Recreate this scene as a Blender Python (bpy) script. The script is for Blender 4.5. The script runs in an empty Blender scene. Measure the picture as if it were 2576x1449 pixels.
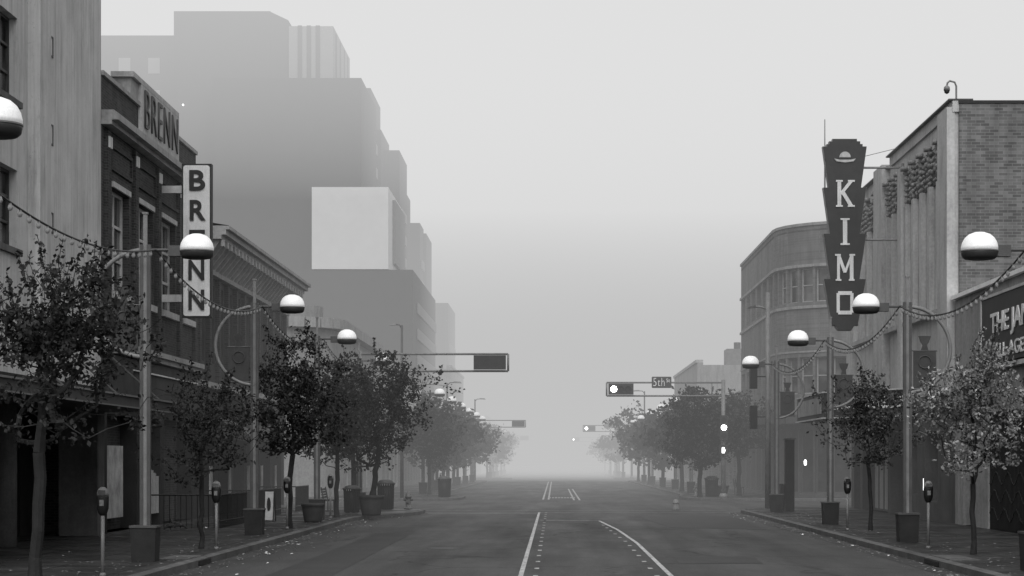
import bpy, math, random
import numpy as np
from mathutils import Vector, Matrix
random.seed(7)
S = bpy.context.scene
COL = S.collection

# ------------------------------------------------------------------ materials
def nmat(name):
    m = bpy.data.materials.new(name); m.use_nodes = True
    nt = m.node_tree; b = nt.nodes['Principled BSDF']
    return m, nt, b
def g3(v): return (v, v, v, 1)
def posvec(nt, sx=1, sy=1, sz=1):
    ge = nt.nodes.new('ShaderNodeNewGeometry')
    mp = nt.nodes.new('ShaderNodeMapping'); mp.inputs['Scale'].default_value = (sx, sy, sz)
    nt.links.new(ge.outputs['Position'], mp.inputs['Vector'])
    return mp.outputs['Vector']
def noise(nt, vec, scale, detail=4, rough=.6):
    n = nt.nodes.new('ShaderNodeTexNoise'); n.inputs['Scale'].default_value = scale
    n.inputs['Detail'].default_value = detail; n.inputs['Roughness'].default_value = rough
    nt.links.new(vec, n.inputs['Vector']); return n.outputs['Fac']
def ramp(nt, fac, stops):
    r = nt.nodes.new('ShaderNodeValToRGB')
    while len(r.color_ramp.elements) < len(stops): r.color_ramp.elements.new(.5)
    for e, (p, v) in zip(r.color_ramp.elements, stops):
        e.position = p; e.color = g3(v)
    nt.links.new(fac, r.inputs['Fac']); return r.outputs['Color']
def mul(nt, a, b):
    m = nt.nodes.new('ShaderNodeMix'); m.data_type = 'RGBA'; m.blend_type = 'MULTIPLY'
    m.inputs['Factor'].default_value = 1
    nt.links.new(a, m.inputs['A']); nt.links.new(b, m.inputs['B']); return m.outputs['Result']
def bump(nt, bs, fac, st=.3, dist=.02):
    b = nt.nodes.new('ShaderNodeBump'); b.inputs['Strength'].default_value = st
    b.inputs['Distance'].default_value = dist
    nt.links.new(fac, b.inputs['Height']); nt.links.new(b.outputs['Normal'], bs.inputs['Normal'])
def M(name, v, rough=.7, var=.25, scale=2.0, streak=None, fine=.1, bmp=.15, metal=0, spec=.3, emis=0, ss=1.6):
    m, nt, b = nmat(name)
    b.inputs['Roughness'].default_value = rough; b.inputs['Metallic'].default_value = metal
    b.inputs['Specular IOR Level'].default_value = spec
    c = ramp(nt, noise(nt, posvec(nt), scale), [(.3, v*(1-var)), (.7, v*(1+var))])
    f = noise(nt, posvec(nt), scale*14, 3)
    c = mul(nt, c, ramp(nt, f, [(.25, 1-fine*2), (.75, 1+fine)]))
    if streak:
        s = noise(nt, posvec(nt, ss, ss, ss*.16), 1.3, 8, .7)
        c = mul(nt, c, ramp(nt, s, [(.3, 1-streak), (.52, 1.0)]))
    nt.links.new(c, b.inputs['Base Color'])
    if bmp: bump(nt, b, f, bmp, .02)
    if emis: b.inputs['Emission Color'].default_value = g3(1); b.inputs['Emission Strength'].default_value = emis
    return m
def BRICK(name, v, mortar, bw=.22, bh=.075, var=.35):
    m, nt, b = nmat(name); b.inputs['Roughness'].default_value = .85
    b.inputs['Specular IOR Level'].default_value = .2
    ge = nt.nodes.new('ShaderNodeNewGeometry'); sp = nt.nodes.new('ShaderNodeSeparateXYZ')
    nt.links.new(ge.outputs['Position'], sp.inputs[0])
    ad = nt.nodes.new('ShaderNodeMath'); nt.links.new(sp.outputs[0], ad.inputs[0]); nt.links.new(sp.outputs[1], ad.inputs[1])
    cb = nt.nodes.new('ShaderNodeCombineXYZ'); nt.links.new(ad.outputs[0], cb.inputs[0]); nt.links.new(sp.outputs[2], cb.inputs[1])
    br = nt.nodes.new('ShaderNodeTexBrick'); br.inputs['Scale'].default_value = 1
    br.inputs['Brick Width'].default_value = bw; br.inputs['Row Height'].default_value = bh
    br.inputs['Mortar Size'].default_value = .008; br.inputs['Bias'].default_value = -.1
    br.inputs['Color1'].default_value = g3(v*(1-var)); br.inputs['Color2'].default_value = g3(v*(1+var)); br.inputs['Mortar'].default_value = g3(mortar)
    nt.links.new(cb.outputs[0], br.inputs['Vector'])
    c = mul(nt, br.outputs['Color'], ramp(nt, noise(nt, posvec(nt, 1, 1, .6), .7, 5), [(.3, .7), (.7, 1.15)]))
    c = mul(nt, c, ramp(nt, noise(nt, posvec(nt, 3, 3, .3), 1.1, 5), [(.35, .75), (.6, 1)]))
    nt.links.new(c, b.inputs['Base Color']); return m
def EMIT(name, s, v=1.0):
    m, nt, b = nmat(name)
    b.inputs['Base Color'].default_value = g3(.8); b.inputs['Emission Color'].default_value = g3(v)
    b.inputs['Emission Strength'].default_value = s; return m

# board-formed concrete: tone patches, run-off stains, faint board lines and pits
def concrete_board():
    m, nt, b = nmat('board_concrete'); b.inputs['Roughness'].default_value = .92; b.inputs['Specular IOR Level'].default_value = .2
    c = ramp(nt, noise(nt, posvec(nt), .6, 6, .65), [(.3, .44), (.7, .6)])
    c = mul(nt, c, ramp(nt, noise(nt, posvec(nt, 2, 2, .25), 1.0, 9, .75), [(.3, .55), (.5, 1.0)]))
    c = mul(nt, c, ramp(nt, noise(nt, posvec(nt, 5, 5, .12), 1.2, 4, .6), [(.3, .82), (.6, 1.03)]))
    f = noise(nt, posvec(nt), 9, 6, .8)
    c = mul(nt, c, ramp(nt, f, [(.28, .55), (.42, 1.0)]))
    nt.links.new(c, b.inputs['Base Color']); bump(nt, b, f, .4, .03); return m
concrete = concrete_board()
concrete_d = M('weathered_concrete', .11, .9, .25, 1.2, streak=.4)
lower_d = M('lower_wall_dark', .06, .85, .25, 1.2, streak=.35)  # darker tone for the lower walls
stucco = M('stucco', .33, .9, .12, .7, streak=.35, fine=.1)
stucco_l = M('stucco_light', .42, .9, .12, .7, streak=.35, fine=.1)
stucco_j = M('stucco_grey', .27, .9, .15, .7, streak=.4, fine=.12)
plaster_dark = M('plaster_dark', .05, .85, .3, 1.3, streak=.3)
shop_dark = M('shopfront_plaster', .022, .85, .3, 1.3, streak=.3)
brick_dark = BRICK('brick_dark', .05, .085)
brick_mid = BRICK('brick_mid', .135, .19, bw=.28, bh=.095)
brick_grey = BRICK('brick_grey', .15, .18, bw=.4, bh=.13, var=.15)
trim = M('painted_trim', .45, .7, .15, 3, streak=.35)
trim_d = M('dark_trim', .055, .6, .2, 3)
metal = M('painted_metal', .065, .5, .2, 4, spec=.35)
metal_l = M('galvanised_metal', .17, .5, .2, 4, spec=.35)
black = M('black_metal', .01, .5, .3, 4)
white = M('white_enamel', .8, .5, .06, 3, streak=.1, bmp=0)
dome_w = M('dome_glass', .8, .4, .04, 3, bmp=0, emis=.18)
sign_white = M('sign_white', .68, .6, .08, 3, streak=.3, bmp=0)
sign_dark = M('sign_dark', .025, .6, .2, 3, streak=.2)
banner_m = M('banner_cloth', .05, .8, .2, 3)
roofm = M('roofing', .08, .9)
glass, nt, b = nmat('window_glass'); b.inputs['Roughness'].default_value = .12
b.inputs['Specular IOR Level'].default_value = .5
nt.links.new(ramp(nt, noise(nt, posvec(nt), .9, 2), [(.4, .012), (.65, .11)]), b.inputs['Base Color'])
sglass, nt, b = nmat('shop_glass'); b.inputs['Roughness'].default_value = .3
b.inputs['Specular IOR Level'].default_value = .2
nt.links.new(ramp(nt, noise(nt, posvec(nt), 1.2, 3), [(.4, .006), (.7, .035)]), b.inputs['Base Color'])
tower_m = M('tower_cladding', .07, .8, .08, .05, fine=.03, bmp=0)
tower_l = M('tower_light_panel', .25, .8, .05, .05, fine=.03, bmp=0)
tower_w = M('tower_white_panel', .72, .8, .03, .05, fine=.02, bmp=0)
bark = M('bark', .022, .95, .3, 6)
paper = M('paper', .4, .8, .45, 1.5)
cloth = M('cloth', .28, .9, .15, 2)

def leafmat(name, lo, hi):
    m, nt, b = nmat(name); b.inputs['Roughness'].default_value = .65
    b.inputs['Specular IOR Level'].default_value = .18
    c = ramp(nt, noise(nt, posvec(nt), 9, 2), [(.35, lo), (.65, hi)])
    c = mul(nt, c, ramp(nt, noise(nt, posvec(nt), 1.3, 2), [(.35, .6), (.65, 1.3)]))
    nt.links.new(c, b.inputs['Base Color']); return m
leaf_d = leafmat('leaves_dark', .01, .042)
leaf_m = leafmat('leaves_mid', .025, .09)
leaf_l = leafmat('leaves_light', .07, .36)

def asphalt():
    m, nt, b = nmat('asphalt')
    b.inputs['Specular IOR Level'].default_value = .25
    c = ramp(nt, noise(nt, posvec(nt, 1, .03, 1), .9, 5), [(.3, .04), (.7, .07)])
    c = mul(nt, c, ramp(nt, noise(nt, posvec(nt, 1, .5, 1), .35, 6, .65), [(.3, .75), (.6, 1.08)]))
    f = noise(nt, posvec(nt, 1, .6, 1), 26, 3, .85)
    c = mul(nt, c, ramp(nt, f, [(.3, .5), (.7, 1.5)]))
    v = nt.nodes.new('ShaderNodeTexVoronoi'); v.feature = 'DISTANCE_TO_EDGE'; v.inputs['Scale'].default_value = .2
    wn = nt.nodes.new('ShaderNodeTexNoise'); wn.inputs['Scale'].default_value = 1.2
    ge = nt.nodes.new('ShaderNodeNewGeometry'); nt.links.new(ge.outputs['Position'], wn.inputs['Vector'])
    mx = nt.nodes.new('ShaderNodeMix'); mx.data_type = 'RGBA'; mx.blend_type = 'ADD'; mx.inputs['Factor'].default_value = 1.0
    nt.links.new(ge.outputs['Position'], mx.inputs['A']); nt.links.new(wn.outputs['Color'], mx.inputs['B'])
    nt.links.new(mx.outputs['Result'], v.inputs['Vector'])
    c = mul(nt, c, ramp(nt, v.outputs['Distance'], [(.0, .4), (.015, 1.0)]))
    nt.links.new(c, b.inputs['Base Color'])
    r = ramp(nt, noise(nt, posvec(nt, 1, .15, 1), .6, 4), [(.35, .6), (.65, .85)])
    nt.links.new(r, b.inputs['Roughness']); bump(nt, b, f, .5, .02)
    return m
asph = asphalt()
def paving():
    m, nt, b = nmat('paving'); b.inputs['Roughness'].default_value = .7; b.inputs['Specular IOR Level'].default_value = .22
    br = nt.nodes.new('ShaderNodeTexBrick'); br.offset = 0; br.inputs['Scale'].default_value = 1
    br.inputs['Brick Width'].default_value = 1.5; br.inputs['Row Height'].default_value = 1.5; br.inputs['Mortar Size'].default_value = .03
    br.inputs['Color1'].default_value = g3(.028); br.inputs['Color2'].default_value = g3(.042); br.inputs['Mortar'].default_value = g3(.013)
    nt.links.new(posvec(nt), br.inputs['Vector'])
    c = mul(nt, br.outputs['Color'], ramp(nt, noise(nt, posvec(nt), .9, 6, .7), [(.35, .45), (.65, 1.3)]))
    c = mul(nt, c, ramp(nt, noise(nt, posvec(nt), 11, 4, .8), [(.35, .8), (.66, 1.2), (.72, 2.6)]))
    nt.links.new(c, b.inputs['Base Color'])
    nt.links.new(ramp(nt, noise(nt, posvec(nt), .6, 4), [(.4, .35), (.6, .8)]), b.inputs['Roughness'])
    return m
pave = paving()
kerb_m = M('kerb_concrete', .1, .85, .35, 1.5, fine=.2)
gutter_m = M('gutter_concrete', .045, .75, .35, 1.0, fine=.2)
def paintm():
    m, nt, b = nmat('road_paint'); b.inputs['Roughness'].default_value = .7
    c = ramp(nt, noise(nt, posvec(nt), 7, 5, .75), [(.4, .09), (.52, .46)])
    nt.links.new(c, b.inputs['Base Color']); return m
paint = paintm()
def paintf():
    m, nt, b = nmat('worn_paint'); b.inputs['Roughness'].default_value = .7
    c = ramp(nt, noise(nt, posvec(nt), 5, 5, .75), [(.42, .06), (.62, .22)])
    nt.links.new(c, b.inputs['Base Color']); return m
paint_w = paintf()

# ------------------------------------------------------------------ mesh builder
class MB:
    def __init__(s): s.v = []; s.f = []; s.smooth = False
    def poly(s, pts):
        k = len(s.v); s.v += [tuple(p) for p in pts]; s.f.append(tuple(range(k, k+len(pts))))
    def hexa(s, p):
        k = len(s.v); s.v += [tuple(q) for q in p]
        for f in ((0,3,2,1),(4,5,6,7),(0,1,5,4),(1,2,6,5),(2,3,7,6),(3,0,4,7)): s.f.append(tuple(k+i for i in f))
    def box(s, x0,x1,y0,y1,z0,z1):
        s.hexa([(x0,y0,z0),(x1,y0,z0),(x1,y1,z0),(x0,y1,z0),(x0,y0,z1),(x1,y0,z1),(x1,y1,z1),(x0,y1,z1)])
    def prism(s, pts, z0, z1):
        n = len(pts); k = len(s.v)
        s.v += [(x,y,z0) for x,y in pts] + [(x,y,z1) for x,y in pts]
        s.f.append(tuple(range(k, k+n))[::-1]); s.f.append(tuple(range(k+n, k+2*n)))
        for i in range(n):
            j = (i+1) % n; s.f.append((k+i, k+j, k+n+j, k+n+i))
    def prism_xz(s, pts, y0, y1):
        n = len(pts); k = len(s.v)
        s.v += [(x,y0,z) for x,z in pts] + [(x,y1,z) for x,z in pts]
        s.f.append(tuple(range(k, k+n))); s.f.append(tuple(range(k+n, k+2*n))[::-1])
        for i in range(n):
            j = (i+1) % n; s.f.append((k+i, k+j, k+n+j, k+n+i))
    def tube(s, pts, rad, n=8, cap=True):
        pts = [Vector(p) for p in pts]
        if not hasattr(rad, '__len__'): rad = [rad]*len(pts)
        k = len(s.v); prev = None
        for i, p in enumerate(pts):
            t = (pts[min(i+1, len(pts)-1)] - pts[max(i-1, 0)])
            if t.length < 1e-9: t = Vector((0,0,1))
            t.normalize()
            if prev is None:
                a = Vector((1,0,0)) if abs(t.x) < .9 else Vector((0,1,0))
                a = (a - t*a.dot(t)).normalized()
            else:
                a = prev - t*prev.dot(t)
                a = a.normalized() if a.length > 1e-6 else t.orthogonal().normalized()
            prev = a; b = t.cross(a)
            for j in range(n):
                w = 2*math.pi*j/n; q = p + (a*math.cos(w) + b*math.sin(w))*rad[i]
                s.v.append(tuple(q))
        for i in range(len(pts)-1):
            for j in range(n):
                j2 = (j+1) % n
                s.f.append((k+i*n+j, k+i*n+j2, k+(i+1)*n+j2, k+(i+1)*n+j))
        if cap:
            s.f.append(tuple(k+j for j in range(n))[::-1]); m = k+(len(pts)-1)*n
            s.f.append(tuple(m+j for j in range(n)))
    def lathe(s, prof, c=(0,0,0), n=20, sx=1, sy=1):
        k = len(s.v)
        for r, z in prof:
            for j in range(n):
                w = 2*math.pi*j/n
                s.v.append((c[0]+r*math.cos(w)*sx, c[1]+r*math.sin(w)*sy, c[2]+z))
        for i in range(len(prof)-1):
            for j in range(n):
                j2 = (j+1) % n; s.f.append((k+i*n+j, k+i*n+j2, k+(i+1)*n+j2, k+(i+1)*n+j))
        s.f.append(tuple(k+j for j in range(n))[::-1]); m = k+(len(prof)-1)*n; s.f.append(tuple(m+j for j in range(n)))
    def build(s, name, mat, parent=None):
        me = bpy.data.meshes.new(name); me.from_pydata(s.v, [], s.f); me.update()
        if s.smooth:
            for p in me.polygons: p.use_smooth = len(p.vertices) <= 4
        me.materials.append(mat)
        o = bpy.data.objects.new(name, me); COL.objects.link(o)
        if parent: o.parent = parent
        return o
class G:
    def __init__(s, name):
        s.e = bpy.data.objects.new(name, None); COL.objects.link(s.e); s.p = {}
    def __call__(s, part, mat, smooth=False):
        if part not in s.p:
            m = MB(); m.smooth = smooth; s.p[part] = (m, mat)
        return s.p[part][0]
    def done(s):
        for k, (m, mat) in s.p.items():
            if m.v: m.build(k, mat, s.e)
        return s.e
def text(parent, name, body, mat, loc, rotz=0, w=None, h=None, bold=.02, ext=.02, sp=1.0):
    c = bpy.data.curves.new(name, 'FONT'); c.body = body; c.size = 1; c.offset = bold; c.extrude = ext; c.space_character = sp
    c.align_x = 'CENTER'; c.align_y = 'CENTER'; c.materials.append(mat)
    o = bpy.data.objects.new(name, c); COL.objects.link(o)
    bpy.context.view_layer.update()
    d = o.dimensions; sx = w/d.x if w else None; sy = h/d.y if h else None
    if sx is None: sx = sy
    if sy is None: sy = sx
    o.scale = (sx, sy, 1); o.location = loc; o.rotation_euler = (math.pi/2, 0, rotz); o.parent = parent
    return o

Z = Vector((0,0,1))
def facade(walls, gl, fr, o, u, n, W, H, ops, depth=.22, thick=.5, fw=.07, edges=True):
    o = Vector(o); u = Vector(u); n = Vector(n)
    P = lambda a, b, d: o + u*a + Z*b - n*d
    us = sorted({0, W, *[q for p in ops for q in p[:2]]}); vs = sorted({0, H, *[q for p in ops for q in p[2:4]]})
    for i in range(len(us)-1):
        for j in range(len(vs)-1):
            ca, cb = (us[i]+us[i+1])/2, (vs[j]+vs[j+1])/2
            if any(p[0] < ca < p[1] and p[2] < cb < p[3] for p in ops): continue
            walls.poly([P(us[i],vs[j],0), P(us[i+1],vs[j],0), P(us[i+1],vs[j+1],0), P(us[i],vs[j+1],0)])
    def bar(m, a0,a1,b0,b1,d0,d1):
        m.hexa([P(a0,b0,d0),P(a1,b0,d0),P(a1,b0,d1),P(a0,b0,d1),P(a0,b1,d0),P(a1,b1,d0),P(a1,b1,d1),P(a0,b1,d1)])
    for p in ops:
        a0,a1,b0,b1 = p[:4]; nx, nz = (p[4], p[5]) if len(p) > 4 else (1, 1)
        for q in (((a0,b0),(a1,b0)),((a1,b0),(a1,b1)),((a1,b1),(a0,b1)),((a0,b1),(a0,b0))):
            walls.poly([P(*q[0],0), P(*q[1],0), P(*q[1],depth), P(*q[0],depth)])
        gl.poly([P(a0,b0,depth),P(a1,b0,depth),P(a1,b1,depth),P(a0,b1,depth)])
        if fr is None: continue
        e = .003; d0, d1 = depth-.07, depth-.004
        bar(fr, a0+e,a1-e,b0+e,b0+fw,d0,d1); bar(fr, a0+e,a1-e,b1-fw,b1-e,d0,d1)
        bar(fr, a0+e,a0+fw,b0+fw,b1-fw,d0,d1); bar(fr, a1-fw,a1-e,b0+fw,b1-fw,d0,d1)
        for i in range(1, nx):
            a = a0+(a1-a0)*i/nx; bar(fr, a-fw*.4,a+fw*.4,b0+fw,b1-fw,d0+.01,d1)
        for i in range(1, nz):
            b = b0+(b1-b0)*i/nz; bar(fr, a0+fw,a1-fw,b-fw*.4,b+fw*.4,d0+.014,d1)
    if edges:
        walls.poly([P(0,0,0),P(0,0,thick),P(0,H,thick),P(0,H,0)]); walls.poly([P(W,0,0),P(W,0,thick),P(W,H,thick),P(W,H,0)])
        walls.poly([P(0,H,0),P(W,H,0),P(W,H,thick),P(0,H,thick)])

# ------------------------------------------------------------------ camera (street runs along +Y)
cam = bpy.data.cameras.new('camera'); co = bpy.data.objects.new('camera', cam); COL.objects.link(co)
co.location = (0, 0, 2.05); co.rotation_euler = (math.pi/2, 0, 0)
cam.lens = 69.88; cam.sensor_width = 36; cam.shift_x = -.0415; cam.shift_y = .1698
cam.clip_end = 6000; S.camera = co

# ------------------------------------------------------------------ ground, road, pavements
m = MB(); m.poly([(-2500,-300,-.02),(2500,-300,-.02),(2500,4500,-.02),(-2500,4500,-.02)]); m.build('ground', gutter_m)
m = MB(); m.poly([(-30,-60,0),(30,-60,0),(30,2500,0),(-30,2500,0)])
m.build('road', asph)
m = MB()
for a, b_ in ((84,103),(208,226),(330,348)):
    m.poly([(30.01,a-3,-.004),(300,a-3,-.004),(300,b_+3,-.004),(30.01,b_+3,-.004)]); m.poly([(-30.01,a-3,-.004),(-300,a-3,-.004),(-300,b_+3,-.004),(-30.01,b_+3,-.004)])
m.build('cross_street', asph)

def arc(cx, cy, r, a0, a1, n=7):
    return [(cx+r*math.cos(math.radians(a0+(a1-a0)*i/n)), cy+r*math.sin(math.radians(a0+(a1-a0)*i/n))) for i in range(n+1)]
def pavement(edge, far):
    k = MB(); n = len(edge); inner = []
    sgn = 1 if far[0][0] > edge[0][0] else -1
    E = [Vector((x, y)) for x, y in edge]
    for i in range(n):
        t = (E[min(i+1,n-1)]-E[max(i-1,0)]).normalized()
        nn = Vector((t.y, -t.x)) if sgn > 0 else Vector((-t.y, t.x))
        inner.append(E[i]+nn*.16)
    for i in range(n-1):
        a, b, c, d = E[i], E[i+1], inner[i+1], inner[i]
        k.poly([(a.x,a.y,.13),(b.x,b.y,.13),(c.x,c.y,.155),(d.x,d.y,.155)])
        k.poly([(a.x,a.y,.0),(b.x,b.y,.0),(b.x,b.y,.13),(a.x,a.y,.13)])
    k.build('kerb', kerb_m)
    gm = MB()
    for i in range(n-1):
        a, b = E[i], E[i+1]; ca, cb = a-(inner[i]-a).normalized()*.45, b-(inner[i+1]-b).normalized()*.45
        gm.poly([(a.x,a.y,.004),(b.x,b.y,.004),(cb.x,cb.y,.004),(ca.x,ca.y,.004)])
    gm.build('gutter', gutter_m)
    p = MB(); p.prism([(v.x, v.y) for v in inner]+far, -.01, .15); p.build('pavement', pave)
LK, RK = -6.95, 7.45
pavement([(LK,-30),(LK,40),(LK,68),(-6.7,71),(-5.5,75),(-5.2,77)]+arc(-8.2,80,3,0,90)+[(-20,83),(-90,83)], [(-90,-30)])
pavement([(RK,-30),(RK,40),(RK,60),(RK,76)]+arc(11.4,79,4,180,90)+[(20,83),(90,83)], [(90,-30)])
for y0, y1 in ((104,206),(228,328),(350,470),(492,900)):
    pavement([(-90,y0)]+arc(-8.4,y0+3.4,3.4,270,360)+[(-5.0,y0+8),(-6.9,y0+14),(-6.9,y1-3)]+arc(-9.9,y1-3,3,0,90)+[(-90,y1)], [(-90.2,y1-.2),(-90.2,y0+.2)])
    pavement([(90,y0)]+arc(10.4,y0+3.4,3.4,270,180)+[(7.0,y0+8),(7.5,y0+14),(7.5,y1-3)]+arc(10.5,y1-3,3,180,90)+[(90,y1)], [(90.2,y1-.2),(90.2,y0+.2)])

# road markings
rm = MB(); rw = MB()
def strip(mb, x0, y0, x1, y1, w=.11, z=.006):
    mb.poly([(x0-w/2,y0,z),(x0+w/2,y0,z),(x1+w/2,y1,z),(x1-w/2,y1,z)])
strip(rm, -.60, 10, -.62, 81, .09)
y = 12
while y < 80:
    strip(rm, -.34, y, -.34, y+.4, .09); y += 2.6
strip(rm, 2.12, 10, 2.08, 50, .09); strip(rm, 2.08, 50, 1.9, 60, .09); strip(rm, 1.9, 60, 1.55, 69, .09)
y = 12
while y < 66:
    xx = 1.84 if y < 50 else 1.84-.36*(y-50)/19
    strip(rm, xx, y, xx, y+.4, .09); y += 2.6
rw.poly([(-.5,69.2,.006),(1.7,69.2,.006),(1.2,69.8,.006),(-.5,70.0,.006)])
for x0 in (-.62,):
    strip(rm, x0, 108, x0, 205, .1); strip(rm, x0+.3, 108, x0+.3, 205, .1)
strip(rm, 1.35, 106, 1.35, 150, .1); strip(rm, 1.05, 106, 1.05, 150, .1)
for y0 in (80.2,83.2,101.0,104.0):
    rw.poly([(-5.5,y0,.006),(7.2,y0,.006),(7.2,y0+.35,.006),(-5.5,y0+.35,.006)])
rw.poly([(-5.0,78.2,.006),(-.7,78.2,.006),(-.7,78.8,.006),(-5.0,78.8,.006)])
for i in range(9):
    rm.poly([(-.3+i*.17,112,.006),(-.2+i*.17,112,.006),(-.2+i*.17,114.5,.006),(-.3+i*.17,114.5,.006)])
rm.build('road_marking', paint); rw.build('crosswalk_marking', paint_w)
pm = M('dark_road_patch', .03, .65, .25, .7, fine=.2)
m = MB(); m.prism([(3.6,62),(6.4,60),(6.7,74),(5.2,78),(3.2,72)], -.01, .004); m.build('dark_road_patch', pm)  # darker area on the right side of the road
m = MB(); m.poly([(2.5,40,.0045),(4.2,40,.0045),(4.3,43,.0045),(2.6,43,.0045)]); m.build('dark_road_patch', pm)
m = MB(); m.poly([(-5.2,35,.0045),(-4.0,35,.0045),(-4.1,58,.0045),(-5.1,57,.0045)]); m.build('dark_road_patch', pm)
g = G('manhole_cover'); g('lid', trim_d).lathe([(.34,.004),(.34,.012),(.3,.014)], (-2.6,47,0), 24); g('ring', kerb_m).lathe([(.42,.003),(.42,.009),(.35,.010)], (-2.6,47,0), 24); g.done()

# ------------------------------------------------------------------ LEFT BUILDINGS
FX = -12.0
g = G('concrete_building')
w_ = g('walls', concrete); gl = g('windows', glass); fr = g('window_frames', trim_d)
ops = []
for a in (4, 8.7):
    for z0, z1 in ((6.8,8.55),(10.1,11.95),(13.6,15.4)):
        ops.append((a, a+2.7, z0-4, z1-4, 3, 3))
facade(w_, gl, fr, (FX,33,4), (0,1,0), (1,0,0), 19.6, 17, ops, depth=.25)
w_.box(-28,-12.5,33,52.6,4,20.9)
pl = g('pilasters', concrete)
for y0 in (36.2, 41.0, 45.3):
    pl.box(-12.1,-11.72,y0,y0+1.0,4,20.95)
tr = g('wall_brackets', concrete_d)
for z0 in (7.5,9.6,11.7):
    for (a,b_,c,d) in ((0,.04,0,.5),(.3,.34,0,.5),(.04,.3,0,.04),(.04,.3,.46,.5)):
        tr.box(-11.999,-11.98,47.2+a,47.2+b_,z0+c,z0+d)
for z0,z1 in ((6.8,8.55),(10.1,11.95)):
    for a in (37,41.7): tr.box(-12.0,-11.9,a-.1,a+2.8,z0-.16,z0-.02)
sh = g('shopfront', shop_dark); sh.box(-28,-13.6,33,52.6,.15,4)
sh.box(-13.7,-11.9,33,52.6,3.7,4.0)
g('column', concrete_d, True).tube([(-12.4,44.6,.15),(-12.4,44.6,3.7)], .33, 20)
g('column', concrete_d).tube([(-12.4,39,.15),(-12.4,39,3.7)], .33, 20)
g('pier', concrete_d).box(-12.75,-11.75,51.1,51.9,.15,3.69)
d = g('doors', black)
d.box(-13.58,-13.5,46.3,47.8,.16,2.5); d.box(-13.58,-13.5,49,50.2,.16,2.5)
g('door_frames', trim_d).box(-13.6,-13.52,46.1,46.25,.16,2.7)
cn = g('canopy', trim_d); cn.box(-13.0,-10.0,33,52.3,3.35,3.6)
ce = g('canopy_edge', metal_l); ce.box(-9.998,-9.94,33,52.3,3.58,3.62); ce.box(-9.998,-9.94,33,52.3,3.32,3.35)
cr = g('canopy_rods', metal)
for yy in (36,41,46,51): cr.tube([(-10.1,yy,3.6),(-12,yy,5.3)], .025, 6)
g.done()

g = G('brick_store_building')
w_ = g('walls', brick_dark); gl = g('windows', glass); fr = g('window_frames', trim)
y0 = 52.6
ops = [(a-y0, b_-y0, 6.7-3.6, 9.5-3.6, 2, 3) for a, b_ in ((53.9,56.05),(57.3,59.4),(60.6,62.9),(63.9,65.8))]
ops2 = [(.8,4.6,0,3.2,3,1),(5.0,8.0,0,3.2,2,1),(8.6,13.2,0,3.2,4,1)]
facade(w_, gl, fr, (FX,y0,3.6), (0,1,0), (1,0,0), 13.9, 8.7, ops, depth=.25, fw=.1)
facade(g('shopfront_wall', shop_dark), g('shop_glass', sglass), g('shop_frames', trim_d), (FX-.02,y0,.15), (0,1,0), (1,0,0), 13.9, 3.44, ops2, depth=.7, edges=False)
w_.box(-30,-12.5,52.62,66.48,.15,12.0)
sl = g('sills', trim)
for o in ops:
    sl.box(-12,-11.88,y0+o[0]-.08,y0+o[1]+.08,6.5,6.69); sl.box(-12,-11.94,y0+o[0]-.05,y0+o[1]+.05,9.51,9.66)
c = g('cornice', stucco)
c.box(-12.0,-11.72,y0+.02,66.48,11.0,11.12); c.box(-12.0,-11.55,y0+.02,66.48,11.12,11.3); c.box(-12.0,-11.66,y0+.02,66.48,11.3,11.38)
c.box(-12.55,-11.93,y0+.02,66.48,12.302,12.42)
c.box(-12.0,-11.7,y0+.02,66.48,5.15,5.3); c.box(-12,-11.8,y0+.02,66.48,5.0,5.15)
br = g('brick_relief', brick_dark)
for o in ops:
    br.box(-12,-11.94,y0+o[0]-.25,y0+o[1]+.25,9.95,10.05); br.box(-12,-11.94,y0+o[0]-.25,y0+o[1]+.25,10.55,10.65)
    br.box(-12,-11.94,y0+o[0]-.25,y0+o[0]-.17,10.05,10.55); br.box(-12,-11.94,y0+o[1]+.17,y0+o[1]+.25,10.05,10.55)
for a in (53.2,56.7,60,63.4,66.1):
    br.box(-12,-11.9,a-.22,a+.22,5.3,10.9)
dk = g('white_tiles', sign_white)
for a in (53.2,56.7,60,63.4,66.1):
    dk.box(-11.9,-11.86,a-.17,a-.05,10.45,10.75); dk.box(-11.9,-11.86,a+.05,a+.17,10.45,10.75)
pb = g('parapet', stucco); pb.box(-12.5,-12.0,56.3,62.9,12.42,12.95)
pt = g('parapet_coping', stucco_l); pt.box(-12.55,-11.9,56.2,63.0,12.95,13.1)
g('sign_backing', stucco_l).box(-11.998,-11.9,57.3,63.0,11.45,12.94)
text(g.e, 'parapet_letters', 'BRENN', trim_d, (-11.87,60.15,12.22), math.pi/2, w=5.0, h=1.1, bold=-.012, ext=.02, sp=1.15)
lb = g('fascia', plaster_dark); lb.box(-12,-11.9,y0+.3,66.2,3.75,4.95)
g('tube_light', sign_white).box(-11.88,-11.84,56,66,4.62,4.66)
pp = g('window_paper', paper); pp.box(-12.22,-12.2,53.7,56.2,.5,2.5)
dr = g('curtain', cloth, True)
for i in range(26):
    a = 58.2+i*.09; x = -12.1+.07*math.sin(i*1.3); x2 = -12.1+.07*math.sin((i+1)*1.3)
    dr.poly([(x,a,.5),(x2,a+.09,.5),(x2,a+.09,2.1-.02*i),(x,a,2.1-.02*i)])
g.done()

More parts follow.
